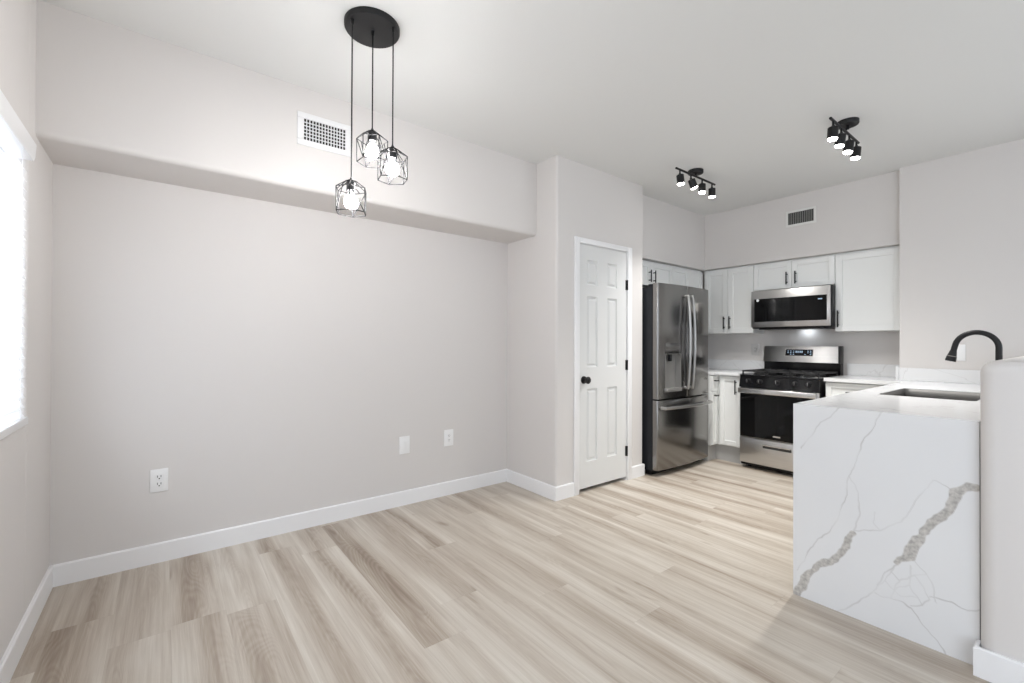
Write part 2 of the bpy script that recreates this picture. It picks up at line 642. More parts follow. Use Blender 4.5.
def board(name, path, close_ends=True):
    """path: floor polyline along the wall, the room on its right-hand side"""
    m = MB()
    prof = [(0, 0), (BT, 0), (BT, BH - 0.006), (BT - 0.005, BH), (0, BH)]
    pts = [Vector(p) for p in path]
    rings = []
    for i, p in enumerate(pts):
        def nrm(a, c):
            d = (c - a).normalized()
            return Vector((d.y, -d.x))
        if i == 0:
            nn = nrm(pts[0], pts[1])
        elif i == len(pts) - 1:
            nn = nrm(pts[-2], pts[-1])
        else:
            n1, n2 = nrm(pts[i - 1], p), nrm(p, pts[i + 1])
            nn = (n1 + n2) / (1 + n1.dot(n2))
        rings.append([m.bm.verts.new((p.x + nn.x * d, p.y + nn.y * d, z)) for d, z in prof])
    k = len(prof)
    for i in range(len(rings) - 1):
        for j in range(k):
            m.bm.faces.new((rings[i][j], rings[i][(j + 1) % k], rings[i + 1][(j + 1) % k], rings[i + 1][j]))
    m.bm.faces.new(rings[0])
    m.bm.faces.new(rings[-1][::-1])
    bmesh.ops.recalc_face_normals(m.bm, faces=m.bm.faces)
    return struct(m.build(name, TRIM, angle=30))


board('baseboard_left', [(XL, SY1 + 0.02), (XL, YL)])
board('baseboard_back', [(XL + BT, YL), (XC - 0.0, YL)])
board('baseboard_pantry', [(XC, YL - BT), (XC, YC), (2.606, YC)])
board('baseboard_kitchen', [(3.346, YC), (XE, YC), (XE, YC + 0.02)])
board('baseboard_half_wall', [(PWX + 0.052, PY0 - 0.004), (PWX, PY0 - 0.004), (PWX, PW0), (XR, PW0)])

# ---- pantry door
d1 = bpy.data.objects.new('door_1', None)
COL.objects.link(d1)
d1.location = (2.975, YC, 0)
struct(d1)
m = MB()   # casing, flat with an eased outer edge
for x0, x1_ in ((2.608, 2.664), (3.288, 3.344)):
    m.box(x0, x1_, YC - 0.016, YC + 0.0, 0, 2.092, 0.003)
m.box(2.664, 3.288, YC - 0.016, YC, 2.050, 2.092, 0.003)
m.build('door_casing', TRIM, d1)
m = MB()   # jamb and stop
m.box(DX0, 2.666, YC, YC + 0.11, 0, DZ)
m.box(3.286, DX1, YC, YC + 0.11, 0, DZ)
m.box(2.666, 3.286, YC, YC + 0.11, 2.047, DZ)
m.build('door_jamb', TRIM, d1)
m = MB()   # six-panel slab: flat field with recessed frames and raised fields
SX0, SX1, SZ0, SZ1_ = 2.669, 3.283, 0.032, 2.044
F0, BK = YC + 0.003, YC + 0.038
cols = [(2.766, 2.898), (3.024, 3.154)]
rows = [(0.245, 0.848), (1.028, 1.618), (1.712, 1.920)]
xs = [SX0, cols[0][0], cols[0][1], cols[1][0], cols[1][1], SX1]
zs = [SZ0, rows[0][0], rows[0][1], rows[1][0], rows[1][1], rows[2][0], rows[2][1], SZ1_]
for i in range(5):
    for j in range(7):
        if i in (1, 3) and j in (1, 3, 5):
            x0, x1_, z0, z1 = xs[i], xs[i + 1], zs[j], zs[j + 1]
            loops = []
            for ins, dep in ((0, 0), (0.004, 0.011), (0.016, 0.015), (0.032, 0.003)):
                loops.append([m.bm.verts.new(p) for p in ((x0 + ins, F0 + dep, z0 + ins), (x1_ - ins, F0 + dep, z0 + ins), (x1_ - ins, F0 + dep, z1 - ins), (x0 + ins, F0 + dep, z1 - ins))])
            for a, c in zip(loops, loops[1:]):
                for k in range(4):
                    m.bm.faces.new((a[k], a[(k + 1) % 4], c[(k + 1) % 4], c[k]))
            m.bm.faces.new(loops[-1])
        else:
            m.bm.faces.new([m.bm.verts.new(p) for p in ((xs[i], F0, zs[j]), (xs[i + 1], F0, zs[j]), (xs[i + 1], F0, zs[j + 1]), (xs[i], F0, zs[j + 1]))])
for q in (((SX0, BK), (SX0, F0)), ((SX1, F0), (SX1, BK))):
    (xa, ya), (xb_, yb) = q
    m.bm.faces.new([m.bm.verts.new(p) for p in ((xa, ya, SZ0), (xb_, yb, SZ0), (xb_, yb, SZ1_), (xa, ya, SZ1_))])
m.bm.faces.new([m.bm.verts.new(p) for p in ((SX1, BK, SZ0), (SX0, BK, SZ0), (SX0, BK, SZ1_), (SX1, BK, SZ1_))])
m.bm.faces.new([m.bm.verts.new(p) for p in ((SX0, F0, SZ0), (SX0, BK, SZ0), (SX1, BK, SZ0), (SX1, F0, SZ0))])
m.bm.faces.new([m.bm.verts.new(p) for p in ((SX0, F0, SZ1_), (SX1, F0, SZ1_), (SX1, BK, SZ1_), (SX0, BK, SZ1_))])
bmesh.ops.remove_doubles(m.bm, verts=m.bm.verts, dist=1e-5)
bmesh.ops.recalc_face_normals(m.bm, faces=m.bm.faces)
m.build('door_slab', DOORM, d1, angle=20)
m = MB()
kx, kz = 2.728, 0.925
m.lathe((kx, F0, kz), (0, -1, 0), [(0, 0.001), (0.0005, 0.032), (0.008, 0.031), (0.011, 0.014), (0.030, 0.012), (0.036, 0.022), (0.045, 0.029), (0.055, 0.029), (0.062, 0.022), (0.065, 0.002)], 28)
m.build('door_knob', BLACK, d1)
for hz in (1.752, 1.034, 0.262):
    m = MB()
    m.cyl((3.286, YC - 0.006, hz - 0.045), (3.286, YC - 0.006, hz + 0.045), 0.008, seg=12)
    m.box(3.270, 3.284, F0 - 0.003, F0 + 0.001, hz - 0.044, hz + 0.044)
    m.build('door_hinge', BLACK, d1)

# ---- window in the left wall, with blind
w1 = bpy.data.objects.new('window_1', None)
COL.objects.link(w1)
w1.location = (XL - 0.11, 1.8, WZ0)
struct(w1)
m = MB()
xa, xb_ = xo + 0.005, xo + 0.06
for y0, y1 in ((WY0, WY0 + 0.05), (WY1 - 0.05, WY1), (1.78, 1.83)):
    m.box(xa, xb_, y0, y1, WZ0, WZ1, 0.004)
m.box(xa, xb_, WY0 + 0.05, WY1 - 0.05, WZ0, WZ0 + 0.05, 0.004)
m.box(xa, xb_, WY0 + 0.05, WY1 - 0.05, WZ1 - 0.05, WZ1, 0.004)
m.build('window_frame', FRAME, w1)
m = MB()
m.box(xo + 0.03, xo + 0.036, WY0 + 0.05, 1.78, WZ0 + 0.05, WZ1 - 0.05)
m.box(xo + 0.03, xo + 0.036, 1.83, WY1 - 0.05, WZ0 + 0.05, WZ1 - 0.05)
m.build('window_pane', PANE, w1)

bl = thing('window_blind', 'closed white horizontal slat blind with valance in the side window', 'blind', (XL - 0.03, 1.8, WZ0 + 0.008))
m = MB()
vp = rounded([(XL - 0.05, 1.966), (XL + 0.016, 1.966), (XL + 0.020, 1.980), (XL + 0.024, 2.038), (XL + 0.002, 2.042), (XL + 0.002, 2.026), (XL - 0.05, 2.022)], {3: 0.008})
m.prism(vp, 'y', WY0 + 0.0, WY1 - 0.004)
m.build('valance', TRIM, bl)
m = MB()
zc = 0.936
xc_ = XL - 0.016
while zc < 1.965:
    t = math.radians(60)
    hw = 0.0245
    dx, dz = math.cos(t) * hw, math.sin(t) * hw
    nx, nz_ = -math.sin(t) * 0.0013, math.cos(t) * 0.0013
    poly = [(xc_ - dx - nx, zc + dz - nz_), (xc_ + dx - nx, zc - dz - nz_), (xc_ + dx + nx, zc - dz + nz_), (xc_ - dx + nx, zc + dz + nz_)]
    m.prism(poly, 'y', WY0 + 0.004, WY1 - 0.004)
    zc += 0.0400
m.build('slats', SLAT, bl)
m = MB()
m.box(xc_ - 0.025, xc_ + 0.025, WY0 + 0.012, WY1 - 0.012, 0.8865, 0.9165, 0.004)
m.build('bottom_rail', TRIM, bl)
for y in (WY1 - 0.16, WY1 - 0.75, WY0 + 0.2):
    m = MB()
    m.cyl((xc_ + 0.027, y, 0.92), (xc_ + 0.027, y, 1.97), 0.0012, seg=6)
    m.build('ladder_cord', TRIM, bl)


# ------------------------------------------------------------------ kitchen builders
def mapper(face, front):
    """(u, depth, z) -> world box corners; depth runs into the unit from its front"""
    if face == '-x':
        return lambda u0, u1, d0, d1: (front + d0, front + d1, u0, u1)
    if face == '-y':
        return lambda u0, u1, d0, d1: (u0, u1, front + d0, front + d1)
    if face == '+y':
        return lambda u0, u1, d0, d1: (u0, u1, front - d1, front - d0)


def shaker(parent, mp, u0, u1, z0, z1, rail=0.055, name='door', t=0.020, mat_=None):
    m = MB()
    g = 0.0016
    u0, u1, z0, z1 = u0 + g, u1 - g, z0 + g, z1 - g
    b = 0.0016
    m.box(*mp(u0, u0 + rail, 0, t), z0, z1, b, 1)
    m.box(*mp(u1 - rail, u1, 0, t), z0, z1, b, 1)
    m.box(*mp(u0 + rail, u1 - rail, 0, t), z0, z0 + rail, b, 1)
    m.box(*mp(u0 + rail, u1 - rail, 0, t), z1 - rail, z1, b, 1)
    m.box(*mp(u0 + rail - 0.002, u1 - rail + 0.002, 0.011, t - 0.001), z0 + rail - 0.002, z1 - rail + 0.002)
    return m.build(name, mat_ or CAB, parent)


def bar_pull(parent, mp, u, z, length=0.14, vertical=True, name='handle'):
    m = MB()
    h = length / 2

    def P(du, d, dz):
        x0, x1, y0, y1 = mp(u + du, u + du, d, d)
        return (x0, y0, z + dz)
    e = h - 0.022
    if vertical:
        m.tube([P(0, -0.030, -h), P(0, -0.030, h)], 0.0062, 10)
        m.tube([P(0, 0, -e), P(0, -0.030, -e)], 0.0052, 8)
        m.tube([P(0, 0, e), P(0, -0.030, e)], 0.0052, 8)
    else:
        m.tube([P(-h, -0.030, 0), P(h, -0.030, 0)], 0.0062, 10)
        m.tube([P(-e, 0, 0), P(-e, -0.030, 0)], 0.0052, 8)
        m.tube([P(e, 0, 0), P(e, -0.030, 0)], 0.0052, 8)
    return m.build(name, BLACK, parent)


UF = 4.948          # face of the wall cabinets on the back wall
UT = 2.0755
DT = 2.060           # top of their doors
mpB = mapper('-x', UF)
UCG = 'white wall cabinets'

# left of the microwave
c = thing('wall_cabinet', 'tall white two-door wall cabinet in the corner left of the microwave', 'cabinet', (5.1, 2.43, 1.346), UCG)
m = MB()
m.box(UF + 0.021, KX - 0.001, 2.176, 2.738, 1.346, UT, 0.001, 1)
m.build('cabinet_body', CAB, c)
for u0, u1, hu in ((2.176, 2.4515, 2.424), (2.4515, 2.718, 2.487)):
    dr = shaker(c, mpB, u0, u1, 1.346, DT)
    bar_pull(dr, mpB, hu, 1.462)
# above the microwave
c = thing('wall_cabinet', 'short wide white two-door wall cabinet directly above the microwave', 'cabinet', (5.1, 1.80, 1.79), UCG)
m = MB()
m.box(UF + 0.021, KX - 0.001, 1.444, 2.174, 1.790, UT, 0.001, 1)
m.build('cabinet_body', CAB, c)
for u0, u1, hu in ((1.444, 1.809, 1.770), (1.809, 2.174, 1.850)):
    dr = shaker(c, mpB, u0, u1, 1.790, DT, 0.048)
    bar_pull(dr, mpB, hu, 1.890, 0.125)
# right of the microwave
c = thing('wall_cabinet', 'white single-door wall cabinet right of the microwave against the pale wall', 'cabinet', (5.1, 1.20, 1.347), UCG)
m = MB()
m.box(UF + 0.021, KX - 0.001, 0.960, 1.442, 1.347, UT, 0.001, 1)
m.build('cabinet_body', CAB, c)
dr = shaker(c, mpB, 0.960, 1.442, 1.347, DT)
bar_pull(dr, mpB, 1.415, 1.463, 0.155)

# above the fridge
FF = 2.742
mpF = mapper('-y', FF)
c = thing('wall_cabinet', 'white two-door cabinet above the left part of the fridge, black bar handles', 'cabinet', (3.92, 2.9, 1.83), UCG)
m = MB()
m.box(XE + 0.004, 4.318, FF + 0.021, KY - 0.001, 1.820, UT, 0.001, 1)
m.build('cabinet_body', CAB, c)
for u0, u1, hu in ((XE + 0.006, 3.935, 3.900), (3.935, 4.318, 3.975)):
    dr = shaker(c, mpF, u0, u1, 1.820, DT, 0.048)
    bar_pull(dr, mpF, hu, 1.915, 0.125)
c = thing('wall_cabinet', 'white cabinet above the right end of the fridge, next to the room corner', 'cabinet', (4.62, 2.9, 1.83), UCG)
m = MB()
m.box(4.320, 4.944, FF + 0.021, KY - 0.001, 1.820, UT, 0.001, 1)
m.build('cabinet_body', CAB, c)
for u0, u1, hu in ((4.320, 4.632, 4.575), (4.632, 4.944, 4.69)):
    dr = shaker(c, mpF, u0, u1, 1.820, DT, 0.048)
    bar_pull(dr, mpF, hu, 1.846, 0.09, False)

# base cabinets
BCG = 'white base cabinets'
c = thing('base_cabinet', 'white corner base cabinet between the fridge and the range', 'cabinet', (4.9, 2.6, 0), BCG)
m = MB()
m.prism([(4.631, 2.152), (KX - 0.001, 2.152), (KX - 0.001, KY - 0.001), (4.500, KY - 0.001), (4.500, 2.406), (4.631, 2.406)], 'z', 0.168, 0.901)
m.build('cabinet_body', CAB, c)
m = MB()
m.prism([(4.665, 2.152), (KX - 0.001, 2.152), (KX - 0.001, KY - 0.001), (4.500, KY - 0.001), (4.500, 2.440), (4.665, 2.440)], 'z', 0, 0.168)
m.build('toe_kick', TOE, c)
mp = mapper('-x', 4.610)
dr = shaker(c, mp, 2.154, 2.366, 0.178, 0.892, 0.045)
bar_pull(dr, mp, 2.196, 0.785, 0.145)
mp = mapper('-y', 2.385)
dr = shaker(c, mp, 4.500, 4.606, 0.735, 0.892, 0.02, 'drawer')
bar_pull(dr, mp, 4.535, 0.845, 0.06, False)
dr = shaker(c, mp, 4.500, 4.606, 0.178, 0.731, 0.03)
bar_pull(dr, mp, 4.535, 0.69, 0.06, False)

c = thing('base_cabinet', 'white base cabinet between the range and the peninsula', 'cabinet', (4.9, 1.2, 0), BCG)
m = MB()
m.box(4.631, KX - 0.001, 0.960, 1.418, 0.105, 0.901)
m.build('cabinet_body', CAB, c)
m = MB()
m.box(4.690, KX - 0.001, 0.960, 1.418, 0, 0.105)
m.build('toe_kick', TOE, c)
mp = mapper('-x', 4.610)
dr = shaker(c, mp, 0.962, 1.416, 0.735, 0.892, 0.042, 'drawer')
bar_pull(dr, mp, 1.19, 0.815, 0.14, False)
dr = shaker(c, mp, 0.962, 1.416, 0.115, 0.731)
bar_pull(dr, mp, 1.38, 0.63, 0.14)

c = thing('base_cabinet', 'white peninsula base cabinet under the sink, behind the veined panel', 'cabinet', (3.4, 0.55, 0), BCG)
m = MB()
m.box(2.480, 3.30, PY0 + 0.002, 0.835, 0.105, 0.901)
m.box(3.98, 4.56, PY0 + 0.002, 0.835, 0.105, 0.901)
m.box(3.30, 3.98, PY0 + 0.002, PY0 + 0.02, 0.105, 0.901)
m.box(3.30, 3.98, PY0 + 0.02, 0.835, 0.105, 0.125)
m.build('cabinet_body', CAB, c)
m = MB()
m.box(2.480, 4.56, PY0 + 0.002, 0.775, 0, 0.105)
m.build('toe_kick', TOE, c)
mp = mapper('+y', 0.856)
for u0, u1, hu in ((2.482, 2.89, 2.85), (2.89, 3.30, 2.93), (3.30, 3.64, 3.60), (3.64, 3.98, 3.68), (3.98, 4.56, 4.02)):
    dr = shaker(c, mp, u0, u1, 0.115, 0.892)
    bar_pull(dr, mp, hu, 0.78)

# ------------------------------------------------------------------ worktops
ZB = 0.902
c = thing('countertop', 'white quartz countertop in the corner between fridge and range', 'countertop', (4.9, 2.6, ZB))
m = MB()
m.prism([(4.580, 2.150), (KX - 0.001, 2.150), (KX - 0.001, KY - 0.001), (4.495, KY - 0.001), (4.495, 2.362), (4.580, 2.362)], 'z', ZB, ZT, 0.002)
m.build('counter_slab', QUARTZ, c)
m = MB()
m.box(KX - 0.021, KX - 0.001, 2.150, KY - 0.022, ZT, 1.045, 0.002, 1)
m.box(4.495, KX - 0.001, KY - 0.021, KY - 0.001, ZT, 1.045, 0.002, 1)
m.build('backsplash', QUARTZ, c)

c = thing('countertop', 'white veined quartz peninsula countertop with waterfall end panel and sink cutout', 'countertop', (3.4, 0.57, 0))
HX0, HX1, HY0, HY1 = 3.305, 3.945, 0.350, 0.756       # sink cutout
m = MB()
outer = [(XP + 0.03, PY0), (XR - 0.001, PY0), (XR - 0.001, YR + 0.001), (KX - 0.001, YR + 0.001), (KX - 0.001, 1.420), (4.580, 1.420), (4.580, PY1), (XP + 0.03, PY1)]
hole = rounded([(HX0, HY0), (HX1, HY0), (HX1, HY1), (HX0, HY1)], {0: 0.025, 1: 0.025, 2: 0.025, 3: 0.025}, 5)


def holed(mb, outer, hole, z0, z1):
    for z, flip in ((z1, False), (z0, True)):
        ov = [mb.bm.verts.new((x, y, z)) for x, y in outer]
        hv = [mb.bm.verts.new((x, y, z)) for x, y in hole]
        es = [mb.bm.edges.new((l[i], l[(i + 1) % len(l)])) for l in (ov, hv) for i in range(len(l))]
        r = bmesh.ops.triangle_fill(mb.bm, edges=es, use_beauty=True)
        fs = [f for f in r['geom'] if isinstance(f, bmesh.types.BMFace)]
        if flip:
            lo = (ov, hv)
        else:
            hi = (ov, hv)
    for a, b2 in zip(lo, hi):
        for i in range(len(a)):
            j = (i + 1) % len(a)
            mb.bm.faces.new((a[i], a[j], b2[j], b2[i]))
    bmesh.ops.recalc_face_normals(mb.bm, faces=mb.bm.faces)


holed(m, outer, hole, ZB, ZT)
m.build('counter_slab', QUARTZ, c, angle=30)
m = MB()
m.box(KX - 0.021, KX - 0.001, YR + 0.001, 1.420, ZT, 1.045, 0.002, 1)
m.box(XR - 0.021, XR - 0.001, PY0, YR, ZT, 1.035, 0.002, 1)
m.box(XR - 0.021, KX - 0.021, YR + 0.001, YR + 0.021, ZT, 1.040, 0.002, 1)
m.build('backsplash', QUARTZ, c)

# waterfall panel; its veins follow polylines measured on the panel (y, z)
big = [([(0.25, 0.689), (0.279, 0.680), (0.312, 0.645), (0.335, 0.585), (0.373, 0.510), (0.416, 0.454), (0.444, 0.384), (0.455, 0.345), (0.490, 0.296)], [.012, .014, .019, .017, .015, .016, .021, .022, .006]),
       ([(0.645, 0.376), (0.669, 0.309), (0.72, 0.229), (0.776, 0.181), (0.824, 0.115), (0.856, 0.037), (0.878, -0.01)], [.008, .012, .013, .014, .014, .016, .018])]
thin = [([(0.545, 0.932), (0.588, 0.824), (0.627, 0.728), (0.655, 0.633), (0.677, 0.527), (0.702, 0.429), (0.764, 0.316), (0.837, 0.206), (0.862, 0.121)], .8),
        ([(0.655, 0.633), (0.623, 0.552), (0.62, 0.474), (0.639, 0.389)], .5),
        ([(0.639, 0.389), (0.549, 0.415), (0.497, 0.464), (0.441, 0.546), (0.4, 0.63), (0.376, 0.672), (0.341, 0.663), (0.312, 0.639)], .55),
        ([(0.700, 0.932), (0.764, 0.847), (0.809, 0.788), (0.857, 0.726)], .7),
        ([(0.486, 0.291), (0.534, 0.253), (0.565, 0.164), (0.588, 0.115), (0.644, 0.06), (0.702, -0.007)], .6),
        ([(0.441, 0.336), (0.4, 0.289), (0.376, 0.228), (0.370, 0.19)], .6),
        ([(0.390, 0.205), (0.329, 0.215), (0.290, 0.205), (0.25, 0.222)], .8),
        ([(0.565, 0.145), (0.512, 0.149), (0.441, 0.135), (0.4, 0.074), (0.354, 0.018), (0.34, -0.01)], .8),
        ([(0.4, 0.217), (0.393, 0.193), (0.414, 0.157), (0.444, 0.143)], .6),
        ([(0.512, 0.262), (0.483, 0.236), (0.441, 0.272), (0.407, 0.232), (0.4, 0.217)], .45),
        ([(0.534, 0.215), (0.498, 0.184), (0.455, 0.23), (0.427, 0.187), (0.414, 0.157)], .45),
        ([(0.483, 0.236), (0.498, 0.184), (0.512, 0.149)], .4), ([(0.455, 0.23), (0.450, 0.30)], .4),
        ([(0.441, 0.272), (0.4, 0.289)], .35), ([(0.565, 0.164), (0.534, 0.215), (0.512, 0.262), (0.49, 0.29)], .4),
        ([(0.427, 0.187), (0.470, 0.165), (0.498, 0.184)], .35),
        ([(0.549, 0.415), (0.575, 0.44), (0.57, 0.49)], .3)]


def seg_dist(Y, Z, a, b2):
    ax, ay = a
    bx, by = b2
    dx, dy = bx - ax, by - ay
    t = np.clip(((Y - ax) * dx + (Z - ay) * dy) / (dx * dx + dy * dy), 0, 1)
    return np.hypot(Y - ax - t * dx, Z - ay - t * dy), t


NY, NZ = 200, 290
gy = np.linspace(PY0, PY1, NY + 1)
gz = np.linspace(0.0, ZT, NZ + 1)
GY, GZ = np.meshgrid(gy, gz)
rng = np.random.default_rng(4)


def smooth_noise(freq, amp):
    out = np.zeros_like(GY)
    for k in range(10):
        th = rng.uniform(0, 2 * math.pi)
        fr = freq * rng.uniform(0.6, 1.5)
        out += np.sin((GY * math.cos(th) + GZ * math.sin(th)) * fr + rng.uniform(0, 6.28))
    return out / 3.2 * amp


WY = GY + smooth_noise(45, 0.0055) + smooth_noise(140, 0.0018)
WZ = GZ + smooth_noise(45, 0.0055) + smooth_noise(140, 0.0018)
band = np.zeros_like(GY)
edge_n = smooth_noise(110, 0.0022)
for pts, ws in big:
    for i in range(len(pts) - 1):
        dist, t = seg_dist(WY, WZ, pts[i], pts[i + 1])
        half = (ws[i] * (1 - t) + ws[i + 1] * t) + edge_n
        band = np.maximum(band, np.clip((half - dist) / 0.003 + 0.5, 0, 1))
vein = np.zeros_like(GY)
mod = np.clip(0.62 + smooth_noise(30, 0.35), 0.15, 1)
for pts, s in thin:
    for i in range(len(pts) - 1):
        dist, t = seg_dist(WY, WZ, pts[i], pts[i + 1])
        vein = np.maximum(vein, np.clip(1.2 - dist / 0.0026, 0, 1) * s * mod)
m = MB()
me = bpy.data.meshes.new('waterfall_panel')
V = [(XP, y, z) for z in gz for y in gy]
Fc = []
row = NY + 1
for j in range(NZ):
    for i in range(NY):
        a = j * row + i
        Fc.append((a, a + row, a + row + 1, a + 1))
nv = len(V)
xb2 = XP + 0.03
V += [(xb2, PY0, 0), (xb2, PY1, 0), (xb2, PY1, ZT), (xb2, PY0, ZT), (XP, PY0, 0), (XP, PY1, 0), (XP, PY1, ZT), (XP, PY0, ZT)]
q = nv
Fc += [(q, q + 3, q + 2, q + 1)[::-1], (q + 4, q + 5, q + 1, q)[::-1], (q + 5, q + 6, q + 2, q + 1)[::-1], (q + 6, q + 7, q + 3, q + 2)[::-1], (q + 7, q + 4, q, q + 3)[::-1]]
me.from_pydata([Vector(v) - Vector((3.4, 0.57, 0)) for v in V], [], Fc)
for nm, arr in (('band', band), ('vein', vein)):
    at = me.attributes.new(nm, 'FLOAT', 'POINT')
    at.data.foreach_set('value', np.concatenate([arr.ravel(), np.zeros(8)]).astype(np.float32))
me.materials.append(QPANEL)
o = bpy.data.objects.new('waterfall_panel', me)
COL.objects.link(o)
o.parent = c
o['label'] = 'white quartz end panel with grey veins'

# ------------------------------------------------------------------ sink and faucet
c = thing('kitchen_sink', 'stainless steel undermount sink set in the white peninsula countertop', 'sink', (3.645, 0.553, 0.70))
m = MB()
lvl = []
for ins, z in ((0.0012, ZT - 0.003), (0.0012, ZB - 0.02), (0.006, 0.735), (0.030, 0.712), (0.10, 0.708)):
    r = 0.03 if ins < 0.02 else 0.02
    lvl.append([m.bm.verts.new((x, y, z)) for x, y in rounded([(HX0 + ins, HY0 + ins), (HX1 - ins, HY0 + ins), (HX1 - ins, HY1 - ins), (HX0 + ins, HY1 - ins)], {k: r for k in range(4)}, 5)])
for a, b2 in zip(lvl, lvl[1:]):
    k = len(a)
    for i in range(k):
        m.bm.faces.new((a[i], a[(i + 1) % k], b2[(i + 1) % k], b2[i]))
m.bm.faces.new(lvl[-1])
bmesh.ops.recalc_face_normals(m.bm, faces=m.bm.faces)
ob = m.build('basin', SINKM, c)
sm = ob.modifiers.new('thick', 'SOLIDIFY')
sm.thickness = 0.0012
m = MB()
m.lathe((3.645, 0.553, 0.7085), (0, 0, 1), [(0, 0.045), (0.003, 0.044), (0.0035, 0.030), (0.001, 0.024), (0.0005, 0.001)], 24)
m.build('drain', BSTEEL, c)

c = thing('kitchen_faucet', 'matte black gooseneck pull-down faucet standing behind the sink', 'faucet', (3.64, 0.300, ZT))
fy = 0.297
m = MB()
m.lathe((3.64, fy, ZT + 0.0008), (0, 0, 1), [(0, 0.030), (0.008, 0.030), (0.014, 0.024), (0.10, 0.021), (0.115, 0.018)], 24)
m.build('base', BLACK, c)
m = MB()
pts = [(3.64, fy, ZT + 0.10), (3.64, fy, 1.170)]
yc2, zc2, R = fy + 0.087, 1.208, 0.087
for k in range(0, 19):
    a = math.pi - math.radians(10 * k) * 0.93
    pts.append((3.64, yc2 + R * math.cos(a), zc2 + R * math.sin(a)))
lasta = math.pi - math.radians(180) * 0.93
d_ = Vector((0, math.sin(lasta), -math.cos(lasta)))
p_end = Vector(pts[-1])
pts.append(tuple(p_end + d_ * 0.038))
m.tube(pts, 0.0140, 16)
m.build('spout', BLACK, c)
m = MB()
p0 = p_end + d_ * 0.038
m.tube([p0, p0 + d_ * 0.03], [0.0150, 0.0205], 18)
m.tube([p0 + d_ * 0.034, p0 + d_ * 0.062], [0.0225, 0.0245], 18)
m.mi = 1
m.tube([p0 + d_ * 0.030, p0 + d_ * 0.034], [0.0205, 0.0215], 18)
m.build('spray_head', [BLACK, GREYBAND], c)
m = MB()
m.tube([(3.66, fy, ZT + 0.07), (3.685, fy, ZT + 0.075), (3.72, fy, ZT + 0.12)], [0.010, 0.009, 0.006], 12)
m.build('lever', BLACK, c)

# ------------------------------------------------------------------ fridge
FX0, FX1 = 3.566, 4.462
FC = (FX0 + FX1) / 2
c = thing('refrigerator', 'tall dark stainless french door refrigerator with bottom freezer and water dispenser', 'refrigerator', (FC, 2.75, 0))


def ffront(x):
    return 2.382 + 0.030 * ((x - FC) / 0.46) ** 2


DBK = 2.462


def slab(mb, xa, xb_, z0, z1, back=DBK, rl=0.0, rr=0.0, bev=0.004, off=0.0):
    """door slab with the fridge's convex front between two x values"""
    n = 14
    pts = [(xa + (xb_ - xa) * i / n, ffront(xa + (xb_ - xa) * i / n) + off) for i in range(n + 1)]
    if rl:
        pts = [p for p in pts if p[0] > xa + rl]
        y0 = ffront(xa + rl) + off
        pts = [(xa + rl - rl * math.sin(t), y0 + rl - rl * math.cos(t)) for t in [math.pi / 2 * (1 - j / 6) for j in range(7)]] + pts
    if rr:
        pts = [p for p in pts if p[0] < xb_ - rr]
        y0 = ffront(xb_ - rr) + off
        pts = pts + [(xb_ - rr + rr * math.sin(t), y0 + rr - rr * math.cos(t)) for t in [math.pi / 2 * j / 6 for j in range(7)]]
    poly = pts + [(xb_, back), (xa, back)]
    mb.prism(poly, 'z', z0, z1, bev)


m = MB()
m.box(FX0 + 0.006, FX1 - 0.006, 2.474, KY - 0.03, 0.045, 1.760, 0.004)
m.build('case', CASE, c)
m = MB()
m.box(FX0 + 0.03, FX1 - 0.03, 2.50, 2.56, 0.0, 0.045)
m.box(FX0 + 0.03, FX1 - 0.03, 2.90, 2.96, 0.0, 0.045)
m.build('foot_rail', SATIN, c)
m = MB()
m.box(FX0 + 0.02, FX0 + 0.12, 2.42, 2.53, 1.762, 1.785, 0.004)
m.build('hinge_cover', CASE, c)
m = MB()
m.box(FX1 - 0.12, FX1 - 0.02, 2.44, 2.53, 1.762, 1.785, 0.004)
m.build('hinge_cover', CASE, c)
ZD0, ZD1 = 0.715, 1.787
# left door with dispenser recess
dx0, dx1, dz0, dz1 = 3.665, 3.905, 0.805, 1.135
m = MB()
mid = FC - 0.002
m_parts = MB()
slab(m_parts, FX0, mid, ZD0, dz0, rl=0.016, rr=0.006, bev=0)
slab(m_parts, FX0, dx0, dz0, dz1, rl=0.016, bev=0)
slab(m_parts, dx1, mid, dz0, dz1, rr=0.006, bev=0)
slab(m_parts, FX0, mid, dz1, ZD1, rl=0.016, rr=0.006, bev=0)
m_parts.box(dx0 - 0.01, dx1 + 0.01, DBK - 0.012, DBK, dz0 - 0.01, dz1 + 0.01)
ld = m_parts.build('door', DSTEEL, c)
m = MB()
m.box(dx0 + 0.002, dx1 - 0.002, DBK - 0.018, DBK - 0.013, dz0, dz1)
m.box(dx0, dx0 + 0.006, ffront(dx0) - 0.002, DBK - 0.013, dz0, dz1)
m.box(dx1 - 0.006, dx1, ffront(dx1) - 0.002, DBK - 0.013, dz0, dz1)
m.box(dx0, dx1, ffront(dx0) - 0.002, DBK - 0.013, dz1 - 0.008, dz1)
m.build('dispenser_recess', DISP, ld)
m = MB()
slab(m, dx0, dx1, dz1, 1.232, back=ffront(dx0) + 0.004, off=-0.003, bev=0.001)
m.build('dispenser_panel', DSTEEL, ld)
m = MB()
m.box(dx0 - 0.006, dx1 + 0.006, ffront(3.8) - 0.012, DBK - 0.02, dz0 - 0.028, dz0 + 0.004, 0.003)
m.build('dispenser_tray', DISP, ld)
m = MB()
m.box(3.765, 3.805, ffront(3.785) + 0.025, ffront(3.785) + 0.045, 1.06, dz1 - 0.008, 0.004)
m.build('dispenser_nozzle', SATIN, ld)
m = MB()
slab(m, FC + 0.002, FX1, ZD0, ZD1, rl=0.006, rr=0.016, bev=0.002)
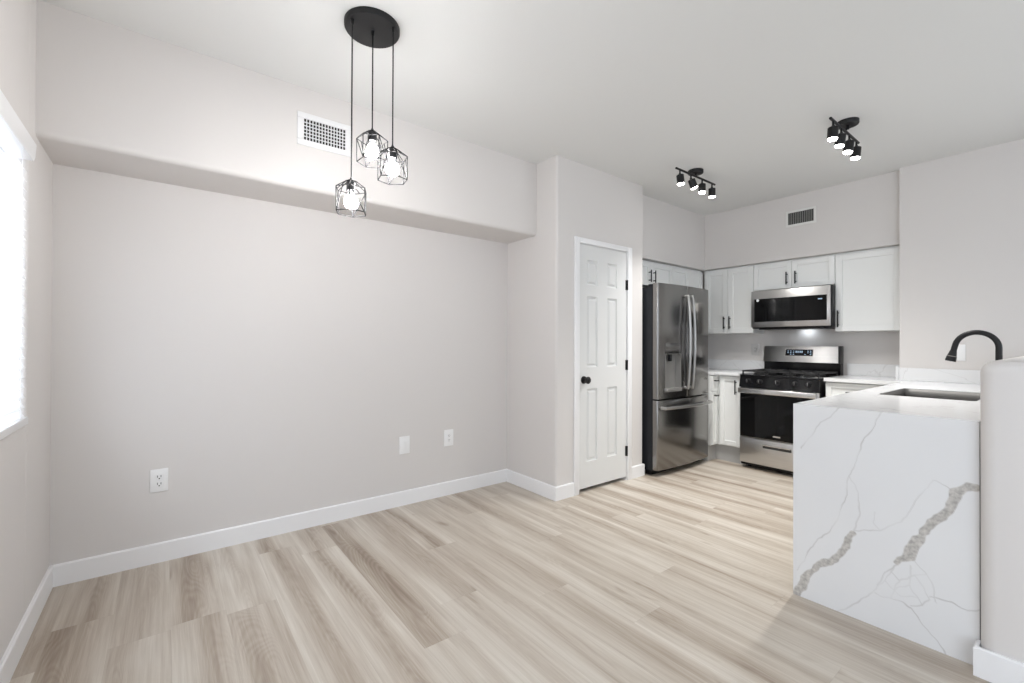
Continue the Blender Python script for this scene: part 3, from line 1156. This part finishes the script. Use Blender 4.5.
rd = m.build('door', DSTEEL, c)
m = MB()
slab(m, FX0, FX1, 0.060, 0.702, rl=0.016, rr=0.016, bev=0.002)
fd = m.build('freezer_drawer', DSTEEL, c)
for door, hx in ((ld, FC - 0.040), (rd, FC + 0.040)):
    m = MB()
    pts = []
    z0, z1 = 0.800, 1.690
    base = ffront(hx)
    for k in range(21):
        t = k / 20
        s = math.sin(math.pi * t)
        pts.append((hx, base - 0.030 - 0.026 * s ** 0.7, z0 + (z1 - z0) * t))
    m.tube([(hx, base + 0.002, z0 + 0.006)] + pts + [(hx, base + 0.002, z1 - 0.006)], 0.0135, 12)
    m.build('handle', HSTEEL, door)
m = MB()
pts = []
xa, xb_ = FX0 + 0.055, FX1 - 0.030
for k in range(21):
    t = k / 20
    x = xa + (xb_ - xa) * t
    pts.append((x, ffront(x) - 0.042 - 0.012 * math.sin(math.pi * t), 0.632))
m.tube([(xa - 0.004, ffront(xa) + 0.002, 0.632)] + pts + [(xb_ + 0.004, ffront(xb_) + 0.002, 0.632)], 0.0145, 12)
m.build('handle', HSTEEL, fd)

# ------------------------------------------------------------------ range
RX, RY0, RY1 = 4.550, 1.444, 2.136
RC = (RY0 + RY1) / 2
c = thing('gas_range', 'stainless and black freestanding gas range with a back control panel', 'range', (4.9, RC, 0))
m = MB()
m.box(RX + 0.035, KX - 0.01, RY0, RY1, 0.030, 0.905)
m.build('range_body', SATIN, c)
for x in (RX + 0.10, KX - 0.10):
    for y in (RY0 + 0.05, RY1 - 0.05):
        m = MB()
        m.cyl((x, y, 0), (x, y, 0.031), 0.018, seg=14)
        m.build('foot', SATIN, c)
m = MB()   # storage drawer
m.box(RX, RX + 0.034, RY0 + 0.003, RY1 - 0.003, 0.058, 0.305, 0.004)
drw = m.build('storage_drawer', STEEL, c)
m = MB()   # pull slot with lip
m.box(RX - 0.002, RX + 0.003, RC - 0.125, RC + 0.125, 0.226, 0.256, 0.001, 1)
m.mi = 1
m.box(RX - 0.014, RX + 0.002, RC - 0.125, RC + 0.125, 0.250, 0.262, 0.002, 1)
m.build('handle', [SLOT, BSTEEL], drw)
m = MB()   # oven door
m.box(RX, RX + 0.034, RY0 + 0.003, RY1 - 0.003, 0.312, 0.796, 0.004)
dr = m.build('oven_door', STEEL, c)
m = MB()
m.box(RX - 0.004, RX + 0.001, RY0 + 0.010, RY1 - 0.010, 0.316, 0.744, 0.002, 1)
m.build('oven_window', GLASSBLK, dr)
m = MB()
m.box(RX - 0.0052, RX - 0.004, RC - 0.032, RC + 0.032, 0.345, 0.358)
m.build('nameplate', BSTEEL, dr)
m = MB()
hp = rounded([(RX - 0.060, 0.748), (RX - 0.034, 0.742), (RX - 0.034, 0.800), (RX - 0.060, 0.794)], {0: 0.008, 3: 0.008})
m.prism(hp, 'y', RY0 + 0.012, RY1 - 0.012, 0.003)
for y in (RY0 + 0.03, RY1 - 0.03):
    m.box(RX - 0.036, RX + 0.002, y - 0.014, y + 0.014, 0.755, 0.788)
m.build('handle', BSTEEL, dr)
m = MB()   # front control fascia
m.prism([(RX - 0.010, 0.802), (RX + 0.055, 0.802), (RX + 0.055, 0.918), (RX + 0.018, 0.918)], 'y', RY0 + 0.001, RY1 - 0.001, 0.002)
cp = m.build('control_fascia', ENAMEL, c)
for dy in (0.262, 0.155, 0.0, -0.155, -0.262):
    m = MB()
    ax = Vector((-1, 0, 0.21)).normalized()
    pz = 0.862
    px = RX - 0.010 + 0.028 * (pz - 0.802) / 0.116
    o_ = Vector((px, RC + dy, pz))
    m.lathe(o_, ax, [(-0.002, 0.026), (0.005, 0.026), (0.006, 0.021), (0.026, 0.018), (0.030, 0.015), (0.0305, 0.001)], 22)
    side = Vector((0, 1, 0))
    m.mi = 1
    m.tube([o_ + ax * 0.0305 - Vector((0, 0, 0.014)), o_ + ax * 0.0305 + Vector((0, 0, 0.014))], 0.003, 8)
    m.build('knob', [SATIN, BSTEEL], cp)
m = MB()   # cooktop
m.box(RX + 0.012, 5.10, RY0 - 0.0, RY1 + 0.0, 0.905, 0.924, 0.004)
m.build('cooktop', ENAMEL, c)
for bx, by, r in ((4.70, RC - 0.22, 0.045), (4.70, RC + 0.22, 0.045), (4.98, RC - 0.22, 0.035), (4.98, RC + 0.22, 0.035), (4.84, RC, 0.05)):
    m = MB()
    m.lathe((bx, by, 0.924), (0, 0, 1), [(0, r + 0.008), (0.008, r + 0.008), (0.009, r), (0.018, r), (0.020, r - 0.004), (0.0205, 0.001)], 22)
    m.build('burner', IRON, c)
for y0, y1 in ((RY0 + 0.012, RY0 + 0.236), (RY0 + 0.244, RY1 - 0.244), (RY1 - 0.236, RY1 - 0.012)):
    m = MB()
    zt, zb = 0.966, 0.952
    x0, x1_ = RX + 0.035, 5.075
    m.box(x0, x1_, y0, y0 + 0.012, zb, zt, 0.002, 1)
    m.box(x0, x1_, y1 - 0.012, y1, zb, zt, 0.002, 1)
    for xx in (x0, (x0 + x1_) / 2 - 0.006, x1_ - 0.012):
        m.box(xx, xx + 0.012, y0, y1, zb, zt, 0.002, 1)
    ym = (y0 + y1) / 2
    m.box(x0, x1_, ym - 0.005, ym + 0.005, zb, zt, 0.002, 1)
    for xx in (x0, x1_ - 0.012):
        for yy in (y0, y1 - 0.012):
            m.box(xx, xx + 0.012, yy, yy + 0.012, 0.924, zb)
    m.build('grate', IRON, c)
m = MB()   # backguard
m.box(5.105, KX - 0.022, RY0 + 0.004, RY1 - 0.004, 0.924, 1.045)
m.build('backguard_riser', ENAMEL, c)
m = MB()
m.prism([(5.085, 1.045), (5.190, 1.045), (5.190, 1.205), (5.108, 1.205)], 'y', RY0 + 0.012, RY1 - 0.002, 0.003)
bgd = m.build('backguard', STEEL, c)
m = MB()
m.box(5.080, 5.192, RY0 - 0.0, RY0 + 0.0125, 1.040, 1.210, 0.003)
m.build('end_cap', SATIN, bgd)
m = MB()   # display set in the sloped face
fx = lambda z: 5.085 + 0.023 * (z - 1.045) / 0.16


def sloped(mb, y0, y1, z0, z1, lift):
    mb.prism([(fx(z0) - lift, z0), (fx(z0) + 0.002, z0), (fx(z1) + 0.002, z1), (fx(z1) - lift, z1)], 'y', y0, y1)


sloped(m, 1.668, 1.925, 1.105, 1.178, 0.0012)
m.build('display_trim', BSTEEL, bgd)
m = MB()
sloped(m, 1.674, 1.919, 1.110, 1.173, 0.0022)
dsp = m.build('display', GLASSBLK, bgd)
m = MB()
for k, y in enumerate((1.897, 1.872, 1.846, 1.742, 1.716, 1.693)):
    if k == 3:
        m.build('button_marks', LEDTXT, dsp)
        m = MB()
    for z in (1.124, 1.141, 1.157):
        if (k + int(z * 1000)) % 4:
            sloped(m, y - 0.006, y + 0.006, z - 0.003, z + 0.003, 0.0026)
m.build('button_marks', LEDTXT, dsp)
m = MB()
for y in (1.822, 1.805, 1.786, 1.769):
    sloped(m, y - 0.005, y + 0.005, 1.140, 1.160, 0.0026)
m.build('clock_digits', LEDTXT, dsp)

# ------------------------------------------------------------------ microwave
MX = 4.835
MY0, MY1, MZ0, MZ1 = 1.440, 2.150, 1.388, 1.778
c = thing('microwave', 'stainless over-the-range microwave with black glass window', 'microwave', (5.0, RC, MZ0))
m = MB()
m.box(MX + 0.030, KX - 0.001, MY0, MY1, MZ0, MZ1, 0.002)
m.build('microwave_body', SATIN, c)
m = MB()
m.box(MX, MX + 0.029, MY0 + 0.008, MY1, MZ0 + 0.012, MZ1 - 0.004, 0.004)
dr = m.build('door', STEEL, c)
m = MB()
m.box(MX - 0.002, MX + 0.002, 1.474, 2.118, 1.454, 1.690, 0.001, 1)
win = m.build('microwave_window', GLASSBLK, dr)
m = MB()
m.box(MX - 0.0026, MX - 0.0019, 1.510, 1.545, 1.648, 1.658)
m.build('clock_digits', LEDTXT, win)
m = MB()
m.cyl((MX - 0.0026, 2.084, 1.676), (MX - 0.0018, 2.084, 1.676), 0.014, seg=20)
m.build('sticker', STICK, win)
m = MB()
m.box(MX + 0.04, MX + 0.30, MY0 + 0.06, MY1 - 0.06, MZ0 - 0.012, MZ0 + 0.001, 0.003)
m.mi = 1
for k in range(8):
    m.box(MX + 0.06, MX + 0.14, MY0 + 0.10 + k * 0.02, MY0 + 0.11 + k * 0.02, MZ0 - 0.0135, MZ0 - 0.011)
    m.box(MX + 0.06, MX + 0.14, MY1 - 0.25 + k * 0.02, MY1 - 0.24 + k * 0.02, MZ0 - 0.0135, MZ0 - 0.011)
m.build('underside_filter', [SATIN, GREYBAND], c)


for y in (RC - 0.04,):
    m = MB()
    m.box(5.140, 5.190, y - 0.05, y + 0.05, MZ0 - 0.004, MZ0 - 0.0005, 0.001, 1)
    m.build('cooktop_lamp', COOKL, c)

# ------------------------------------------------------------------ pendant cluster
c = thing('pendant_light', 'black round canopy pendant with three wire cage shades and lit bulbs', 'pendant lamp', (0.757, 2.043, H))
m = MB()
m.lathe((0.757, 2.043, H), (0, 0, -1), [(0, 0.124), (0.019, 0.124), (0.025, 0.120), (0.027, 0.10), (0.0275, 0.001)], 48)
m.build('canopy', BLACK, c)
for px, py, ztop, rot0 in ((0.657, 2.021, 1.962, 0.1), (0.757, 2.037, 2.218, 0.6), (0.823, 1.958, 2.130, 0.35)):
    m = MB()
    m.cyl((px, py, H - 0.026), (px, py, H - 0.05), 0.008, 0.006, 12)
    m.tube([(px, py, H - 0.04), (px, py, ztop - 0.002)], 0.0032, 8)
    cord = m.build('cord', BLACK, c)
    m = MB()
    m.lathe((px, py, ztop), (0, 0, -1), [(0, 0.005), (0.010, 0.009), (0.014, 0.019), (0.018, 0.021), (0.060, 0.021), (0.062, 0.018)], 20)
    sk = m.build('socket', SOCK, cord)
    m = MB()   # angular cage of thin wire: small ring, sloped shoulder, zigzag body
    n = 6
    r0, r1, zt0, zt1, zb1 = 0.023, 0.069, ztop - 0.018, ztop - 0.052, ztop - 0.158

    def ring(r, z, ph):
        return [Vector((px + r * math.cos(rot0 + ph + 2 * math.pi * k / n), py + r * math.sin(rot0 + ph + 2 * math.pi * k / n), z)) for k in range(n)]
    A, B_, D = ring(r0, zt0, 0), ring(r1, zt1, 0), ring(r1 * 0.98, zb1, 0)
    wr = 0.0023
    for k in range(n):
        k2 = (k + 1) % n
        m.tube([A[k], A[k2]], wr, 6)
        m.tube([A[k], B_[k]], wr, 6)
        m.tube([B_[k], B_[k2]], wr, 6)
        m.tube([D[k], D[k2]], wr, 6)
        m.tube([B_[k], D[k]], wr, 6)
        if k % 2 == 0:
            m.tube([B_[k], D[k2]], wr, 6)
            m.tube([A[k2], (B_[k2] + B_[k]) / 2], wr, 6)
        else:
            m.tube([D[k], (B_[k] + B_[k2]) / 2], wr, 6)
    m.build('cage_shade', MATTE, cord)
    m = MB()
    zb0 = ztop - 0.060
    m.lathe((px, py, zb0), (0, 0, -1), [(0.022, 0.0200), (0.030, 0.0260), (0.040, 0.0295), (0.051, 0.0305), (0.062, 0.0290), (0.072, 0.0225), (0.079, 0.0120), (0.082, 0.001)], 24)
    bu = m.build('bulb', BULB, cord)
    m = MB()
    m.lathe((px, py, zb0), (0, 0, -1), [(-0.004, 0.013), (0.006, 0.0135), (0.022, 0.0190)], 24)
    m.build('bulb_collar', PLAST, cord)


# ------------------------------------------------------------------ ceiling track spots
SPOT_W = 25


def track_light(x0, x1, y, canopy_x, canopy_y, label, tilts):
    c = thing('track_light', label, 'ceiling spotlight', (canopy_x, canopy_y, H), 'black four-head track lights on the kitchen ceiling')
    m = MB()
    m.lathe((canopy_x, canopy_y, H), (0, 0, -1), [(0, 0.062), (0.022, 0.062), (0.026, 0.059), (0.0265, 0.001)], 32)
    m.cyl((canopy_x, canopy_y, H - 0.026), (canopy_x, canopy_y, H - 0.052), 0.009, seg=12)
    if abs(canopy_y - y) > 0.01:
        m.tube([(canopy_x, canopy_y, H - 0.045), (canopy_x, y, H - 0.052)], 0.008, 10)
    m.build('canopy', BLACK, c)
    m = MB()
    zb = H - 0.056
    m.tube([(x0, y, zb), (x1, y, zb)], 0.0085, 12)
    m.build('bar', BLACK, c)
    for fr, (ax, ay) in zip((0.09, 0.36, 0.65, 0.92), tilts):
        hx = x0 + (x1 - x0) * fr
        m = MB()
        m.cyl((hx, y, zb), (hx, y, zb - 0.038), 0.0065, seg=10)
        d = Vector((ax, ay, -1)).normalized()
        p = Vector((hx, y, zb - 0.036))
        m.sphere(p, 0.010, 12)
        m.lathe(p + d * 0.004, d, [(0, 0.012), (0.003, 0.026), (0.006, 0.0295), (0.074, 0.0295), (0.0742, 0.0275), (0.064, 0.0265)], 24)
        h = m.build('spot_head', BLACK, c)
        m = MB()
        m.lathe(p + d * 0.066, d, [(0, 0.0262), (0.016, 0.0262), (0.021, 0.0235), (0.0235, 0.015), (0.0242, 0.001)], 24)
        m.build('lens', LENS, h)
        sl = bpy.data.lights.new('spot_beam', 'SPOT')
        sl.energy, sl.color, sl.spot_size, sl.spot_blend, sl.shadow_soft_size = SPOT_W, (1.0, 0.985, 0.955), math.radians(112), 1.0, 0.012
        so = bpy.data.objects.new('spot_beam', sl)
        COL.objects.link(so)
        so.location = p + d * 0.118
        so.rotation_euler = d.to_track_quat('-Z', 'Y').to_euler()


track_light(3.250, 3.860, 2.030, 3.560, 2.040, 'black four-head ceiling track light nearer the refrigerator', [(0.10, -0.05), (0.42, -0.18), (-0.05, -0.03), (0.10, 0.05)])
track_light(3.290, 3.850, 0.984, 3.562, 0.968, 'black four-head ceiling track light above the sink peninsula', [(0.0, 0.05), (0.02, 0.14), (-0.04, 0.10), (0.0, 0.08)])


# ------------------------------------------------------------------ air vents
def vent(face, plane, u0, u1, z0, z1, nv, nh, label, frame, blade, fr=0.034):
    if face == '-y':
        c = thing('air_vent', label, 'vent', ((u0 + u1) / 2, plane, z0))
    else:
        c = thing('air_vent', label, 'vent', (plane, (u0 + u1) / 2, z0))
    mp = mapper(face, plane)
    m = MB()
    for a in ((u0, u1, z0, z0 + fr), (u0, u1, z1 - fr, z1), (u0, u0 + fr, z0 + fr, z1 - fr), (u1 - fr, u1, z0 + fr, z1 - fr)):
        m.box(*mp(a[0], a[1], -0.008, -0.0005), a[2], a[3], 0.002, 1)
    m.build('frame', frame, c)
    m = MB()
    m.box(*mp(u0 + fr, u1 - fr, -0.0015, -0.0005), z0 + fr, z1 - fr)
    m.build('duct_opening', DUCT, c)
    m = MB()
    wdt = (u1 - u0 - 2 * fr)
    for k in range(nv + 1):
        u = u0 + fr + wdt * k / nv
        m.box(*mp(u - 0.0021, u + 0.0021, -0.0075, -0.0015), z0 + fr, z1 - fr)
    for k in range(1, nh):
        z = z0 + fr + (z1 - z0 - 2 * fr) * k / nh
        m.box(*mp(u0 + fr, u1 - fr, -0.0050, -0.0015), z - 0.0021, z + 0.0021)
    m.build('louvers', blade, c)


vent('-y', YS, 0.593, 0.900, 2.364, 2.554, 14, 6, 'white supply vent high on the dining soffit behind the pendant', VENTM, VENTM)
vent('-x', XB, 1.580, 1.845, 2.390, 2.550, 14, 1, 'small white vent above the microwave cabinet on the kitchen soffit', VENTF, VENTG, 0.022)


# ------------------------------------------------------------------ outlets
def outlet(face, plane, u, z, kind, label, w_=0.075, h_=0.122, pm=None):
    pm = pm or PLAST
    loc = (u, plane, z - h_ / 2) if face == '-y' else (plane, u, z - h_ / 2)
    c = thing('wall_outlet' if kind != 'blank' else 'wall_plate', label, 'outlet' if kind != 'blank' else 'wall plate', loc)
    mp = mapper(face, plane)
    m = MB()
    m.box(*mp(u - w_ / 2, u + w_ / 2, -0.0065, -0.0005), z - h_ / 2, z + h_ / 2, 0.003)
    m.build('plate', pm, c)
    if kind == 'duplex':
        for dz in (0.020, -0.020):
            m = MB()
            m.box(*mp(u - 0.017, u + 0.017, -0.0085, -0.006), z + dz - 0.015, z + dz + 0.015, 0.004)
            m.mi = 1
            m.box(*mp(u - 0.009, u - 0.006, -0.0088, -0.008), z + dz - 0.003, z + dz + 0.009)
            m.box(*mp(u + 0.006, u + 0.009, -0.0088, -0.008), z + dz - 0.003, z + dz + 0.009)
            m.box(*mp(u - 0.003, u + 0.003, -0.0088, -0.008), z + dz - 0.012, z + dz - 0.006)
            m.build('socket', [pm, SLOT], c)
    else:
        m = MB()
        m.box(*mp(u - 0.017, u + 0.017, -0.0085, -0.006), z - 0.034, z + 0.034, 0.002)
        m.mi = 1
        if kind == 'decora':
            for dz in (0.018, -0.018):
                m.box(*mp(u - 0.008, u - 0.0055, -0.0088, -0.008), z + dz - 0.002, z + dz + 0.008)
                m.box(*mp(u + 0.0055, u + 0.008, -0.0088, -0.008), z + dz - 0.002, z + dz + 0.008)
                m.box(*mp(u - 0.0025, u + 0.0025, -0.0088, -0.008), z + dz - 0.010, z + dz - 0.005)
        m.build('insert', [pm, SLOT], c)


outlet('-y', YL, -0.018, 0.454, 'duplex', 'white duplex outlet low on the dining wall near the window corner', 0.080, 0.126)
outlet('-y', YL, 1.438, 0.452, 'blank', 'plain white wall plate low on the dining wall, beside another outlet', 0.084, 0.132)
outlet('-y', YL, 1.820, 0.459, 'decora', 'white rectangular outlet low on the dining wall, nearest the pantry corner', 0.084, 0.132)
outlet('-x', KX, 2.275, 1.165, 'decora', 'pale grey outlet on the kitchen wall just beside the range control panel', 0.085, 0.125, GREYPL)
outlet('-x', XR, 0.598, 1.165, 'blank', 'white plate on the pale wall behind the faucet', 0.060, 0.125)
